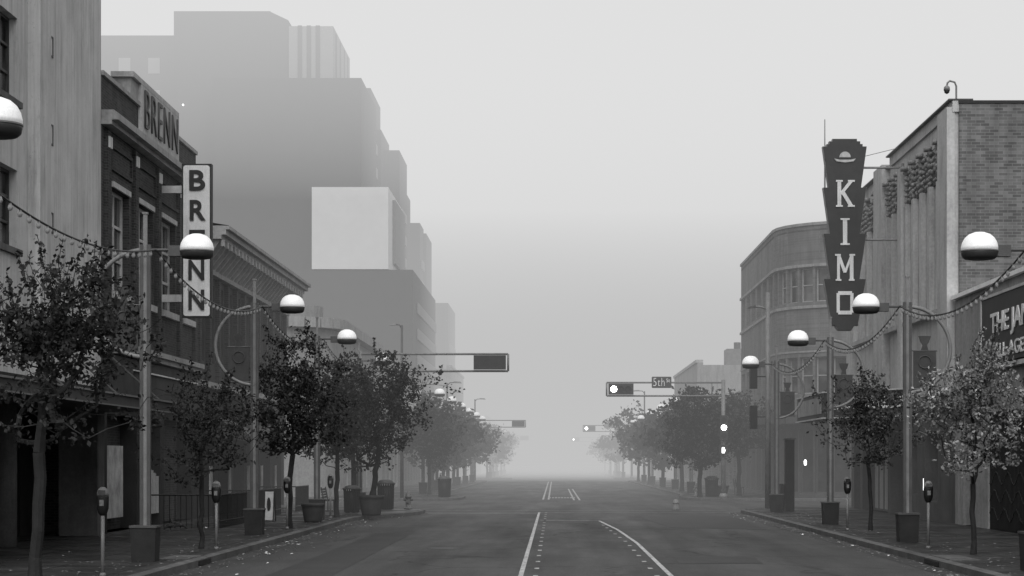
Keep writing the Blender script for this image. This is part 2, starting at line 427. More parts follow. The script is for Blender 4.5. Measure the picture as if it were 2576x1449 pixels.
g = G('vertical_store_sign')
SY = 60.2; bx = g('cabinet', sign_dark); bx.box(-11.29,-10.39,SY,SY+.28,6.42,11.08)
fc = g('face', sign_white)
def rrect(x0,x1,z0,z1,r,n=5):
    out = []
    for cx,cz,a in ((x1-r,z1-r,0),(x0+r,z1-r,90),(x0+r,z0+r,180),(x1-r,z0+r,270)):
        out += [(cx+r*math.cos(math.radians(a+90*i/n)), cz+r*math.sin(math.radians(a+90*i/n))) for i in range(n+1)]
    return out
fc.prism_xz(rrect(-11.24,-10.44,6.47,11.03,.08), SY-.015, SY-.001); fc.prism_xz(rrect(-11.24,-10.44,6.47,11.03,.08), SY+.281, SY+.295)
for i, ch in enumerate('BRENN'):
    text(g.e, 'letter', ch, sign_dark, (-10.84,SY-.035,10.54-i*.905), 0, w=.48, h=.62, bold=.025, ext=.015)
    text(g.e, 'letter', ch, sign_dark, (-10.84,SY+.31,10.54-i*.905), math.pi, w=.48, h=.62, bold=.025, ext=.015)
bk = g('brackets', trim)
for z0 in (7.0,10.3): bk.box(-12.0,-11.29,SY+.04,SY+.24,z0-.1,z0+.12)
g.done()

g = G('corniced_building')
w_ = g('walls', plaster_dark); gl = g('windows', glass); fr = g('window_frames', trim_d)
y0 = 66.5; L = 21.4; n = 11
ops = [(.45+i*1.93, .45+i*1.93+1.2, 5.5-3.9, 8.25-3.9, 1, 2) for i in range(n)]
facade(w_, gl, fr, (FX,y0,3.9), (0,1,0), (1,0,0), L, 5.6, ops, depth=.3)
ops = [(.5+i*3.5, .5+i*3.5+3.0, 0, 2.9, 3, 1) for i in range(6)]
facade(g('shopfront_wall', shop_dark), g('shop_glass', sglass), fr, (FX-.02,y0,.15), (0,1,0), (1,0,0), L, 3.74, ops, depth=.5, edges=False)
w_.box(-30,-12.55,y0+.02,y0+L,.15,9.3)
pz = g('pilasters', brick_dark)
for i in range(n+1):
    a = y0+.1+i*1.93; pz.box(-12,-11.85,a-.14,a+.2,4.9,8.55)
c = g('cornice', stucco)
c.box(-12,-11.75,y0+.02,y0+L+.2,8.5,8.66)
c.box(-12.4,-11.15,y0+.02,y0+L+.7,9.52,9.66); c.box(-12.4,-11.0,y0+.02,y0+L+.85,9.66,9.84); c.box(-12.4,-10.88,y0+.02,y0+L+.95,9.84,9.96)
c.box(-12,-11.8,y0+.02,y0+L,4.6,4.8)
rf = g('roof', roofm); rf.poly([(-10.9,y0,9.963),(-10.9,y0+L+.9,9.963),(-12.6,y0+L+.9,10.25),(-12.6,y0,10.25)])
bk = g('cornice_brackets', stucco_l)
for i in range(27):
    a = y0+.35+i*.8
    bk.hexa([(-12,a-.1,8.7),(-11.85,a-.1,8.7),(-11.85,a+.1,8.7),(-12,a+.1,8.7),(-12,a-.1,9.51),(-11.2,a-.1,9.51),(-11.2,a+.1,9.51),(-12,a+.1,9.51)])
    bk.box(-11.2,-11.1,a-.13,a+.13,9.3,9.515)
    bk.lathe([(.01,-.16),(.13,-.08),(.16,.0),(.13,.08),(.01,.16)], (-11.93,a+.4,9.08), 8)
    bk.box(-12,-11.9,a+.25,a+.55,8.7,8.82)
ew = g('end_wall', brick_dark); ew.box(-29,-11.99,y0+L+.01,y0+L+.2,.15,9.5)
aw = g('awning', trim_d)
for a in (68.5,75.5,82.0):
    aw.hexa([(-12,a,2.95),(-10.5,a,2.75),(-10.5,a+4.5,2.75),(-12,a+4.5,2.95),(-12,a,3.6),(-10.5,a,2.95),(-10.5,a+4.5,2.95),(-12,a+4.5,3.6)])
g('awning_edge', sign_white).box(-10.498,-10.46,75.5,80,2.9,2.95)
ps = g('posters', paper)
for a in (69,73,77.5,81,85): ps.box(-11.99,-11.95,a,a+.5,.9,1.9)
g.done()

def blade(x0,x1,yy,z0,z1,mt):
    g = G('hanging_shop_sign'); g('panel', mt).box(x0,x1,yy,yy+.1,z0,z1); g('edge', metal_l).box(x0,x1,yy-.02,yy+.12,z0-.04,z0-.001)
    b = g('bracket', metal); b.tube([(-12.02,yy+.05,z1+.12),(x1,yy+.05,z1+.12)], .025, 6)
    for x in (x0+.1,x1-.1): b.tube([(x,yy+.05,z1),(x,yy+.05,z1+.12)], .012, 5)
    g.done()
blade(-11.8,-10.9,69.5,3.6,4.25,sign_dark)
blade(-11.8,-10.7,79,3.5,4.1,sign_dark)

def path_building(name, path, z0, H, wall_mt, floors, frame_mt=None):
    g = G(name); w_ = g('walls', wall_mt); gl = g('windows', glass); fr = g('window_frames', frame_mt or trim)
    for (p, q) in zip(path[:-1], path[1:]):
        d = Vector((q[0]-p[0], q[1]-p[1], 0)); Ln = d.length; u = d/Ln; n_ = Vector((u.y, -u.x, 0))
        ops = []
        for (za, zb, nx, nz, pitch, ww) in floors:
            k = max(1, int(Ln/pitch)) if Ln > ww+.2 else 0
            for i in range(k):
                c_ = Ln*(i+.5)/k; ops.append((c_-ww/2, c_+ww/2, za-z0, zb-z0, nx, nz))
        facade(w_, gl, fr, (p[0],p[1],z0), u, n_, Ln, H-z0, ops, depth=.25, thick=.5, edges=False)
    return g
def band(mb, path, z0, z1, out):
    for p, q in zip(path[:-1], path[1:]):
        d = Vector((q[0]-p[0], q[1]-p[1], 0)); u = d.normalized(); n_ = Vector((u.y,-u.x,0))
        a, b_ = Vector((p[0],p[1],0)), Vector((q[0],q[1],0)); e = u*.01
        pts = [a-n_*.3-e, b_-n_*.3+e, b_+n_*out+e, a+n_*out-e]
        mb.hexa([x+Z*z0 for x in pts]+[x+Z*z1 for x in pts])
path = [(-40,106.5),(-15.2,106.5)]+arc(-15.2,109.7,3.2,-90,0,6)[1:]+[(-12,134)]
g = path_building('rounded_corner_shop', path, .15, 9.3, stucco_j, [(4.9,7.4,1,2,3.0,1.3),(.4,3.4,2,1,3.5,2.6)])
g('roof', roofm).prism([(x,y) for x,y in path]+[(-40,134)], 9.25, 9.32)
band(g('cornice', stucco), path, 9.3, 9.85, .5); band(g('ledge', stucco), path, 3.8, 4.1, .25)
g('roof_drum', stucco_j).tube([(-15.4,110,9.3),(-15.4,110,10.6)], 2.6, 24)
g.done()

def plain_building(name, side, y0, y1, H, mt, wins=True, depth=16, fz=((4.4,6.2),(.5,3.1))):
    X = -12 if side < 0 else 12.3
    g = G(name); w_ = g('walls', mt); gl = g('windows', glass); fr = g('window_frames', trim_d)
    ops = []
    L = y1-y0; k = int(L/3)
    for za, zb in fz:
        if zb > H-.4: continue
        for i in range(k):
            c_ = L*(i+.5)/k; ops.append((c_-.9,c_+.9,za-.15,zb-.15,2,1))
    if side < 0: facade(w_, gl, fr, (X,y0,.15), (0,1,0), (1,0,0), L, H-.15, ops)
    else: facade(w_, gl, fr, (X,y1,.15), (0,-1,0), (-1,0,0), L, H-.15, ops)
    xa, xb = (X-depth, X-.5) if side < 0 else (X+.5, X+depth)
    w_.box(xa,xb,y0+.01,y1-.01,.15,H-.2)
    c = g('coping', trim); 
    if side < 0: c.box(X-.5,X+.12,y0+.005,y1-.005,H+.002,H+.25)
    else: c.box(X-.12,X+.5,y0+.005,y1-.005,H+.002,H+.25)
    a = g('awning', trim_d)
    if side < 0: a.box(X,X+1.6,y0+1,y1-1,3.3,3.5)
    else: a.box(X-1.6,X,y0+1,y1-1,3.3,3.5)
    g.done()
plain_building('shop_building', -1, 134.1, 152, 9.0, stucco_l)
plain_building('shop_building', -1, 152.1, 178, 6.6, brick_mid)
plain_building('shop_building', -1, 178.1, 204, 8.2, stucco, fz=((4.6,6.6),(.5,3.1)))
plain_building('shop_building', -1, 230, 262, 13, stucco_l, fz=((9,11),(5.5,7.5),(.5,3.1)))
plain_building('shop_building', -1, 262.1, 326, 9, stucco)
plain_building('shop_building', -1, 352, 460, 10, stucco)
plain_building('shop_building', 1, 131, 171, 6.5, brick_mid)
plain_building('shop_building', 1, 171.1, 204, 10.6, stucco, fz=((5.5,8),(.5,3.1)))
plain_building('shop_building', 1, 230, 270, 6.5, stucco)
plain_building('shop_building', 1, 270.1, 326, 8, brick_mid)
plain_building('shop_building', 1, 352, 460, 8, stucco)

g = G('stepped_tower')
t = g('tower_blocks', tower_m)
t.box(-60,-38.4,203,240,0,45.6)
t.box(-38.3,-28.6,200,230,0,47.4); t.prism_xz([(-28.6,0),(-28.6,47.35),(-26.8,46.5),(-26.8,0)],200.02,229)
t.box(-26.8,-22.3,200.04,216,0,45.9)
t.box(-55,-19.8,214,226,-.2,42.3); t.box(-54,-19.3,221,232,-.3,39.0)
t.box(-53,-17.6,225.5,237,-.4,37.4); t.box(-52,-17.7,235.5,244,-.5,34.1)
t.box(-51,-16.6,245,252,-.6,31.5); t.box(-50,-16.2,251,262,-.7,30.9)
t.box(-50,-14.6,265,272,-.8,22.6); t.box(-49,-14.3,267,286,-.9,23.4)
t.box(-33,-13.9,195,232,-1,20.9)
t.box(-34,-19.2,197.5,214,-1.1,40.2)
l = g('light_panels', tower_l)
l.box(-26.7,-22.25,199.8,216.05,38.8,45.85)
s_ = g('panel_stripes', tower_m)
for x in (-25.8,-24.9,-24.0): s_.box(x,x+.42,199.7,199.79,39,45.9)
for yy in (202,206,210,213.4): s_.box(-22.24,-22.2,yy,yy+.8,39,45.6)
wb = g('white_block', tower_w); wb.box(-23.8,-16.3,194.9,213,20.95,29.0)
l.box(-16.29,-16.0,200,213,22,28.4)
bd = g('setback_bands', tower_l)
for (x,y0,y1,z) in ((-19.75,215,225,36),(-17.55,227,235,30),(-16.5,246,251,26),(-13.85,200,231,17),(-14.25,268,284,17)):
    for k in range(3): bd.box(x,x+.12,y0,y1,z-k*2.6,z-k*2.6+1.1)
wn = g('tower_windows', tower_l)
for i in range(7):
    for j in range(10):
        if i < 2 or j < 3: wn.box(-44.5+i*3,-43.3+i*3,202.93 if -43.3+i*3 < -38.4 else 199.93,202.99 if -43.3+i*3 < -38.4 else 199.99,12+j*3.3,13.6+j*3.3)
g('tower_lamp', EMIT('lamp_glow', 8), True).lathe([(.01,-.1),(.1,0),(.01,.1)], (-37.3,199.6,37.9), 10)
g.done()

# ------------------------------------------------------------------ RIGHT BUILDINGS
RX = 12.3
g = G('music_hall_building')
w_ = g('walls', stucco_j); y1 = 61.0
ops = [(1.2,2.3,.0,2.5,1,1),(4.6,9.8,0,3.3,6,1),(12,20,0,3.2,5,1)]
facade(w_, g('shop_glass', sglass), g('frames', black), (RX,y1,.15), (0,-1,0), (-1,0,0), 31, 6.85, ops, depth=.35)
w_.box(12.8,34,30,60.99,.15,6.4)
g('coping', white).box(12.15,12.85,30,60.97,7.003,7.12)
gt = g('security_gate', black)
for i in range(34): gt.box(12.35,12.38,51.4+i*.15,51.43+i*.15,.15,3.4)
for k in range(6):
    gt.tube([(12.36,51.4+j*.25,.6+k*.5+.18*math.sin(j*1.1+k)) for j in range(21)], .02, 5)
g('ledge', trim).box(12.1,12.299,47,57.5,4.6,4.72)
sgn = g('sign_panel', sign_dark); sgn.box(12.15,12.296,46,56.5,4.78,6.62)
ed = g('sign_border', trim); ed.box(12.12,12.295,45.9,56.6,6.622,6.7); ed.box(12.12,12.295,56.502,56.6,4.78,6.62)
text(g.e, 'sign_letters', 'THE JAM', sign_white, (12.13,53.0,5.85), -math.pi/2, w=4.5, h=.72, bold=.02, ext=.015)
text(g.e, 'sign_letters', 'ALL AGES', sign_white, (12.13,52.9,5.08), -math.pi/2, w=4.0, h=.38, bold=.01, ext=.015)
ls = g('note_mark', sign_white); ls.tube([(12.12,55.8,5.02),(12.12,55.8,5.3),(12.12,55.5,5.3),(12.12,55.5,5.0)], .03, 6)
g.done()

g = G('theater_building')
w_ = g('walls', stucco_l); gl = g('windows', glass); fr = g('window_frames', trim_d)
y1 = 82.5; Yz = lambda y: y1-y
groups = [(63.0,68.8,4),(70.2,72.6,2),(75.2,80.6,3)]
ops = []
for a, b_, k in groups:
    st = (b_-a)/k
    for i in range(k):
        c_ = a+st*(i+.5); ops.append((Yz(c_+st*.3), Yz(c_-st*.3), 7.0-4.2, 10.9-4.2, 1, 3))
facade(w_, gl, fr, (RX,y1,4.2), (0,-1,0), (-1,0,0), 21.4, 8.6, ops, depth=.45)
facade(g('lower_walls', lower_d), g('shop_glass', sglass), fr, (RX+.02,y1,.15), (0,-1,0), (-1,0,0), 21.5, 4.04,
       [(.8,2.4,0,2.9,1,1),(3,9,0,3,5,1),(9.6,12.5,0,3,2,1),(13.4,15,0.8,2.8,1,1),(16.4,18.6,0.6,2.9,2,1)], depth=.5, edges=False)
up = g('end_bays', stucco_l)
up.box(12.22,12.8,61.02,72.5,12.802,13.15)
up.box(12.05,12.295,61.05,62.6,4.2,12.95); up.box(12.05,12.295,69.2,69.9,4.2,12.3); up.box(12.0,12.295,72.9,74.8,4.2,12.95); up.box(12.1,12.295,81,82.4,4.2,12.7)
cp = g('coping', trim_d); cp.box(12.1,12.85,61.0,72.6,13.152,13.2); cp.box(12.12,12.85,72.62,82.5,12.803,12.85)
w_.box(12.8,34,61.3,82.49,.15,12.6)
bw = g('brick_side_wall', brick_mid); bw.box(12.42,34,60.99,61.29,6.5,13.05)
g('side_coping', black).box(12.4,34,60.95,61.35,13.052,13.14)
g('north_wall', brick_mid).box(12.8,34,82.5,82.7,.15,12.7)
rnd = random.Random(3)
og = g('terracotta_ornament', M('terracotta', .24, .8, .45, 7, fine=.3), True)
od = g('ornament_dark_back', plaster_dark)  # flat dark panel behind the ornament, slightly proud of the wall
for a, b_, k in groups:
    od.box(12.24,12.296,a-.15,b_+.15,10.95,12.15)
    st = (b_-a)/k
    for i in range(k+1):
        yy = a+st*i
        up.box(12.12,12.294,yy-.17,yy+.17,6.9,10.95)
        for q in range(7):
            r = .11-.009*q; og.lathe([(.01,-r),(r*.8,-r*.5),(r,0),(r*.8,r*.5),(.01,r)], (12.14+rnd.random()*.05, yy+(rnd.random()-.5)*.2, 12.05-q*.2), 8)
        og.box(12.0,12.2,yy-.2,yy+.2,12.12,12.25)
    for i in range(int((b_-a)/.2)):
        yy = a+.1+i*.2
        for zz in (12.0,11.82,11.64,11.46,11.28,11.1):
            if rnd.random() < .75:
                r = .04+rnd.random()*.05; og.lathe([(.01,-r),(r,0),(.01,r)], (12.21, yy+rnd.uniform(-.05,.05), zz+rnd.uniform(-.05,.05)), 7)
    g('sill', stucco).box(12.05,12.298,a-.2,b_+.2,6.72,6.88)
g('door_light', EMIT('door_glow', 1.5)).box(12.3,12.315,66.3,66.34,1.1,1.5)
mq = g('marquee', sign_dark); fp = [(12.32,67.6),(9.7,71.6),(9.7,79.4),(12.32,81.2)]
mq.prism(fp, 3.65, 4.55)
tr = g('marquee_trim', trim)
for p, q in zip(fp[:-1], fp[1:]):
    dv = Vector((q[0]-p[0], q[1]-p[1], 0)); u = dv.normalized(); n_ = Vector((-abs(u.y), -abs(u.x)*(1 if q[1] < 75 else -1), 0))
    a, b_ = Vector((*p,0)), Vector((*q,0))
    for z0, z1 in ((3.6,3.65),(4.53,4.58)):
        pts = [a+n_*.005, b_+n_*.005, b_+n_*.07, a+n_*.07]; tr.hexa([x+Z*z0 for x in pts]+[x+Z*z1 for x in pts])
tr2 = g('marquee_board', stucco_j); tr2.box(9.66,9.698,72.2,78.8,3.8,4.4)
ang = math.atan2(67.6-71.6, 12.32-9.7)
text(g.e, 'marquee_letters', 'KIMOTICKETS.COM', sign_white, (10.97,69.52,4.1), ang, w=4.1, h=.42, bold=.015, ext=.015)
g.done()

g = G('theater_sign')
SYk = 69.8; cx = 10.2; k = .01396
def zz(py): return 2.05+(1162-py)*k
pts = [(-30*k,zz(350)),(-30*k,zz(356)),(-38*k,zz(356)),(-38*k,zz(363)),(-44*k,zz(363)),(-44*k,zz(369)),(-54*k,zz(369))]
tiers = [(54,40,369,472),(53,37,472,588),(53,36,588,702),(52,33,702,812)]
for i, (a, b_, y0, y1) in enumerate(tiers):
    if i: pts.append((-a*k, zz(y0)))
    pts.append((-b_*k, zz(y1)))
pts += [(-33*k,zz(818)),(-24*k,zz(818)),(-16*k,zz(830))]
full = pts + [(-x, z) for x, z in reversed(pts)]
prof = [(cx+x, z) for x, z in full]
g('rim', metal_l).prism_xz([(cx+x*1.03, 9.95+(z-9.95)*1.006) for x, z in full], SYk+.06, SYk+.34)
g('body', sign_dark).prism_xz(prof, SYk, SYk+.4)
lt = g('letters', sign_white)
def stroke(mb, x0,z0,x1,z1,w,y=SYk-.03,t=.028):
    d = Vector((x1-x0, 0, z1-z0)).normalized(); nn = Vector((-d.z,0,d.x))*w/2
    a, b_ = Vector((x0,y,z0)), Vector((x1,y,z1)); e = Vector((0,t,0))
    mb.hexa([a-nn,b_-nn,b_-nn+e,a-nn+e,a+nn,b_+nn,b_+nn+e,a+nn+e])
def letter(ch, zc, H=.88, y=SYk-.03):
    h = H/2; w = .13
    if ch == 'K':
        stroke(lt,cx-.2,zc-h,cx-.2,zc+h,w,y); stroke(lt,cx-.15,zc-.02,cx+.22,zc+h,.11,y-.003); stroke(lt,cx-.1,zc+.08,cx+.22,zc-h,.13,y-.006)
        for (x,s) in ((-.2,1),(-.2,-1),(.22,1),(.22,-1)): stroke(lt,cx+x-.12,zc+s*h,cx+x+.12,zc+s*h,.06,y-.009)
    if ch == 'I':
        stroke(lt,cx,zc-h,cx,zc+h,.15,y)
        for s in (1,-1): stroke(lt,cx-.16,zc+s*h,cx+.16,zc+s*h,.06,y-.009)
    if ch == 'M':
        stroke(lt,cx-.23,zc-h,cx-.23,zc+h,.1,y); stroke(lt,cx+.23,zc-h,cx+.23,zc+h,.13,y)
        stroke(lt,cx-.23,zc+h,cx,zc-h*.4,.11,y-.003); stroke(lt,cx+.23,zc+h,cx,zc-h*.4,.08,y-.006)
        for (x,s) in ((-.25,1),(-.23,-1),(.25,1),(.23,-1)): stroke(lt,cx+x-.1,zc+s*h,cx+x+.1,zc+s*h,.06,y-.009)
    if ch == 'O':
        h = h*.72
        stroke(lt,cx-.24,zc-h,cx-.24,zc+h,.11,y); stroke(lt,cx+.24,zc-h,cx+.24,zc+h,.11,y)
        stroke(lt,cx-.24,zc+h,cx+.24,zc+h,.13,y-.003); stroke(lt,cx-.24,zc-h,cx+.24,zc-h,.13,y-.003)
letter('K', zz(487)); letter('I', zz(583)); letter('M', zz(673)); letter('O', zz(762), .95)
mk = g('top_mark', stucco_l)
mk.prism_xz([(cx+.2*math.cos(a*math.pi/12), zz(396)+.2*math.sin(a*math.pi/12)) for a in range(13)], SYk-.03, SYk-.002)
mk.prism_xz([(cx-.38,zz(399)),(cx-.2,zz(402)),(cx+.2,zz(402)),(cx+.38,zz(399)),(cx+.3,zz(406)),(cx,zz(409)),(cx-.3,zz(406))], SYk-.034, SYk-.004)
br = g('brackets', metal_l)
for z0 in (zz(420), zz(602)): br.tube([(cx+.5,SYk+.2,z0),(12.35,SYk+.2,z0)], .04, 8); br.tube([(12.25,SYk+.2,z0-.15),(12.25,SYk+.2,z0+.15)], .06, 8)
br.tube([(cx+.5,SYk+.2,zz(395)),(12.3,SYk+.4,zz(365))], .012, 5)
br.tube([(cx-.68,SYk+.2,zz(470)),(cx-.68,SYk+.2,zz(298))], [.03,.015], 6)
br.tube([(cx-.68,SYk+.2,zz(370)),(cx-.5,SYk+.2,zz(380))], .02, 6)
g.done()

g = G('security_camera')
c = g('arm', metal_l); c.tube([(12.35,61.1,13.1),(12.35,61.1,13.6),(12.3,61.1,13.72),(12.15,61.1,13.76),(12.08,61.1,13.7),(12.06,61.1,13.6)], .03, 8)
g('camera_housing', metal_l, True).lathe([(.03,.1),(.09,.05),(.1,-.05)], (12.06,61.1,13.52), 12)
g('camera_dome', black, True).lathe([(.09,-.05),(.075,-.12),(.02,-.16)], (12.06,61.1,13.52), 12)
g.done()

rp = [(12.3,131),(12.3,111.5)]+arc(17.0,111.5,4.7,180,270,7)[1:]+[(45,106.8)]
g = G('curved_corner_building')
w_ = g('walls', brick_grey); gl = g('windows', glass); fr = g('window_frames', stucco)
def seg(p, q, ops, H0=.15, H1=14.9):
    d = Vector((q[0]-p[0], q[1]-p[1], 0)); Ln = d.length; u = d/Ln; n_ = Vector((u.y,-u.x,0))
    mid = Vector(((p[0]+q[0])/2,(p[1]+q[1])/2,0)); 
    if (Vector((28,120,0))-mid).dot(n_) > 0: n_ = -n_
    facade(w_, gl, fr, (p[0],p[1],4.15), u, n_, Ln, H1-4.15, [(a,b,c-4,d-4,e,f) for a,b,c,d,e,f in ops(Ln) if c > 4], depth=.3, edges=False)
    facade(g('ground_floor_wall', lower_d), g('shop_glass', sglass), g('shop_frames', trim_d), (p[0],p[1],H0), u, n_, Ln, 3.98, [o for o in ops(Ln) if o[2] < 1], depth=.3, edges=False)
def ops_street(L):
    o = []
    for i in range(6):
        c_ = L*(i+.5)/6; o += [(c_-1.1,c_+1.1,10.6,12.45,2,2),(c_-1.1,c_+1.1,5.6,7.6,2,2),(c_-1.3,c_+1.3,.2,3.6,2,1)]
    return o
def ops_arc(L): return [(.08,L-.08,10.6,12.45,1,2),(.08,L-.08,5.6,7.6,1,2),(.05,L-.05,.2,3.7,1,1)]
def ops_front(L):
    o = []
    for i in range(9):
        c_ = L*(i+.5)/9; o += [(c_-1.2,c_+1.2,10.6,12.45,2,2),(c_-1.2,c_+1.2,5.6,7.6,2,2),(c_-1.3,c_+1.3,.2,3.7,2,1)]
    return o
seg(rp[0], rp[1], ops_street)
for p, q in zip(rp[1:-2], rp[2:-1]): seg(p, q, ops_arc)
seg(rp[-2], rp[-1], ops_front)
def rband(mb, z0, z1, out):
    for p, q in zip(rp[:-1], rp[1:]):
        d = Vector((q[0]-p[0], q[1]-p[1], 0)); u = d.normalized(); n_ = Vector((u.y,-u.x,0)); mid = Vector(((p[0]+q[0])/2,(p[1]+q[1])/2,0))
        if (Vector((28,120,0))-mid).dot(n_) > 0: n_ = -n_
        a, b_ = Vector((*p,0)), Vector((*q,0)); pts = [a-n_*.25, b_-n_*.25, b_+n_*out, a+n_*out]
        mb.hexa([x+Z*z0 for x in pts]+[x+Z*z1 for x in pts])
rb = g('bands', stucco_j); rband(rb, 14.9, 15.05, .08); rband(rb, 12.65, 12.8, .1); rband(rb, 10.4, 10.55, .1); rband(rb, 8.0, 8.1, .05)
rband(g('canopy', trim_d), 4.12, 4.6, 1.1)
g('roof', roofm).prism(rp+[(45,131)], 14.6, 14.7)
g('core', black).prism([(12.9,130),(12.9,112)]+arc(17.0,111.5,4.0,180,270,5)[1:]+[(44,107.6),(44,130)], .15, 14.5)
g.done()
g = G('rooftop_unit'); g('housing', metal_l).box(15,18,173,176,10.4,11.9); g('vent', metal).tube([(16,174,11.9),(16,174,12.5)], .3, 10); g.done()

# ------------------------------------------------------------------ street lamps
MC = {'bc': M('base_concrete', .022, .8, .3, 3)}
rim_m = M('lamp_shade', .035, .5, .2, 3)
def lamp(x, y, s):
    g = G('street_lamp'); zt = 6.07 if s > 0 else 5.72
    p = g('post', metal)
    p.box(x-.1,x-.035,y-.05,y+.05,.8,zt+.12); p.box(x+.035,x+.1,y-.05,y+.05,.8,zt+.12)
    p2 = g('post_core', metal_l); p2.box(x-.036,x+.036,y-.035,y+.035,.8,zt+.7)
    p2.prism([(x-.05,y-.05),(x+.05,y-.05),(x+.05,y+.05),(x-.05,y+.05)], zt+.701, zt+.74)
    b = g('base_box', MC['bc']); 
    b.hexa([(x-.22,y-.22,.15),(x+.22,y-.22,.15),(x+.22,y+.22,.15),(x-.22,y+.22,.15),(x-.245,y-.245,.8),(x+.245,y-.245,.8),(x+.245,y+.245,.8),(x-.245,y+.245,.8)])
    g('base_cap', metal).box(x-.26,x+.26,y-.26,y+.26,.8,.84)
    R = 1.02; cz = zt-R+.02
    r = g('ring', metal_l, True)
    r.tube([(x-s*R*math.sin(a), y, cz+R*math.cos(a)) for a in [math.pi*i/24 for i in range(25)]], .045, 8)
    a_ = g('arm', metal); a_.tube([(x-s*.1,y,zt+.02),(x+s*.6,y,zt+.02)], .03, 8)
    a_.box(min(x+s*.45,x+s*.75),max(x+s*.45,x+s*.75),y-.09,y+.09,zt-.1,zt+.1)
    hx = x+s*.98
    g('shade_rim', rim_m, True).lathe([(.16,-.125),(.26,-.11),(.305,-.07),(.318,-.01),(.32,.02)], (hx,y,zt-.03), 28)
    g('rim_ring', metal_l).lathe([(.3,.02),(.328,.02),(.328,.04),(.3,.04)], (hx,y,zt-.03), 28)
    g('dome', dome_w, True).lathe([(.32,.04),(.319,.1),(.3,.18),(.255,.26),(.185,.32),(.09,.355),(.005,.362)], (hx,y,zt-.03), 28)
    bn = g('banner', banner_m)
    xa, xb = sorted((x-s*.14, x-s*.68)); bn.box(xa,xb,y-.015,y+.015,cz-.92,cz-.05)
    xm = (xa+xb)/2
    o = g('ornament', banner_m)
    o.prism_xz([(xm-.1,cz-.05),(xm+.1,cz-.05),(xm+.05,cz+.1),(xm+.1,cz+.17),(xm+.15,cz+.32),(xm-.15,cz+.32),(xm-.1,cz+.17),(xm-.05,cz+.1)], y-.014, y+.014)
    o2 = g('ornament_ring', metal)
    o2.tube([(xm+.15*math.cos(a*math.pi/8), y-.03, cz-.3+.15*math.sin(a*math.pi/8)) for a in range(17)], .012, 6)
    o2.tube([(x-s*.1,y,cz-.03),(xm-s*.3,y,cz-.03)], .02, 6)
    o2.tube([(x-s*.1,y,cz-.94),(xm-s*.3,y,cz-.94)], .02, 6)
    g.done()
LL = [23.7,37.9,51.7,65.3,79.4]; RL = [34.6,47.2,60.4,75.0]
for y in LL: lamp(-7.8 if y > 30 else -7.65, y, 1)
for y in RL: lamp(8.38, y, -1)
for y in (118,132,146,160,174,188,240,255,270,290,310): lamp(-7.8, y, 1)
for y in (122,138,154,170,186,242,258,275,300): lamp(8.38, y, -1)

def strings(name, x, ys, zt, sag):
    g = G(name); w = g('cable', black); bl = g('bulbs', M('bulb_glass', .3, .25, .1, 3, bmp=0), True)
    for a, b_ in zip(ys[:-1], ys[1:]):
        n = 28; pts = []
        for i in range(n+1):
            t = i/n; pts.append((x, a+(b_-a)*t, zt-sag*4*t*(1-t)))
        w.tube(pts, .018, 5)
        for p in pts[1:-1]:
            bl.lathe([(.012,0),(.022,-.03),(.038,-.07),(.025,-.11),(.004,-.12)], p, 6)
    g.done()
strings('string_lights', -7.6, [10]+LL, 6.1, .52)
strings('string_lights', 8.2, [20]+RL, 5.75, .6)

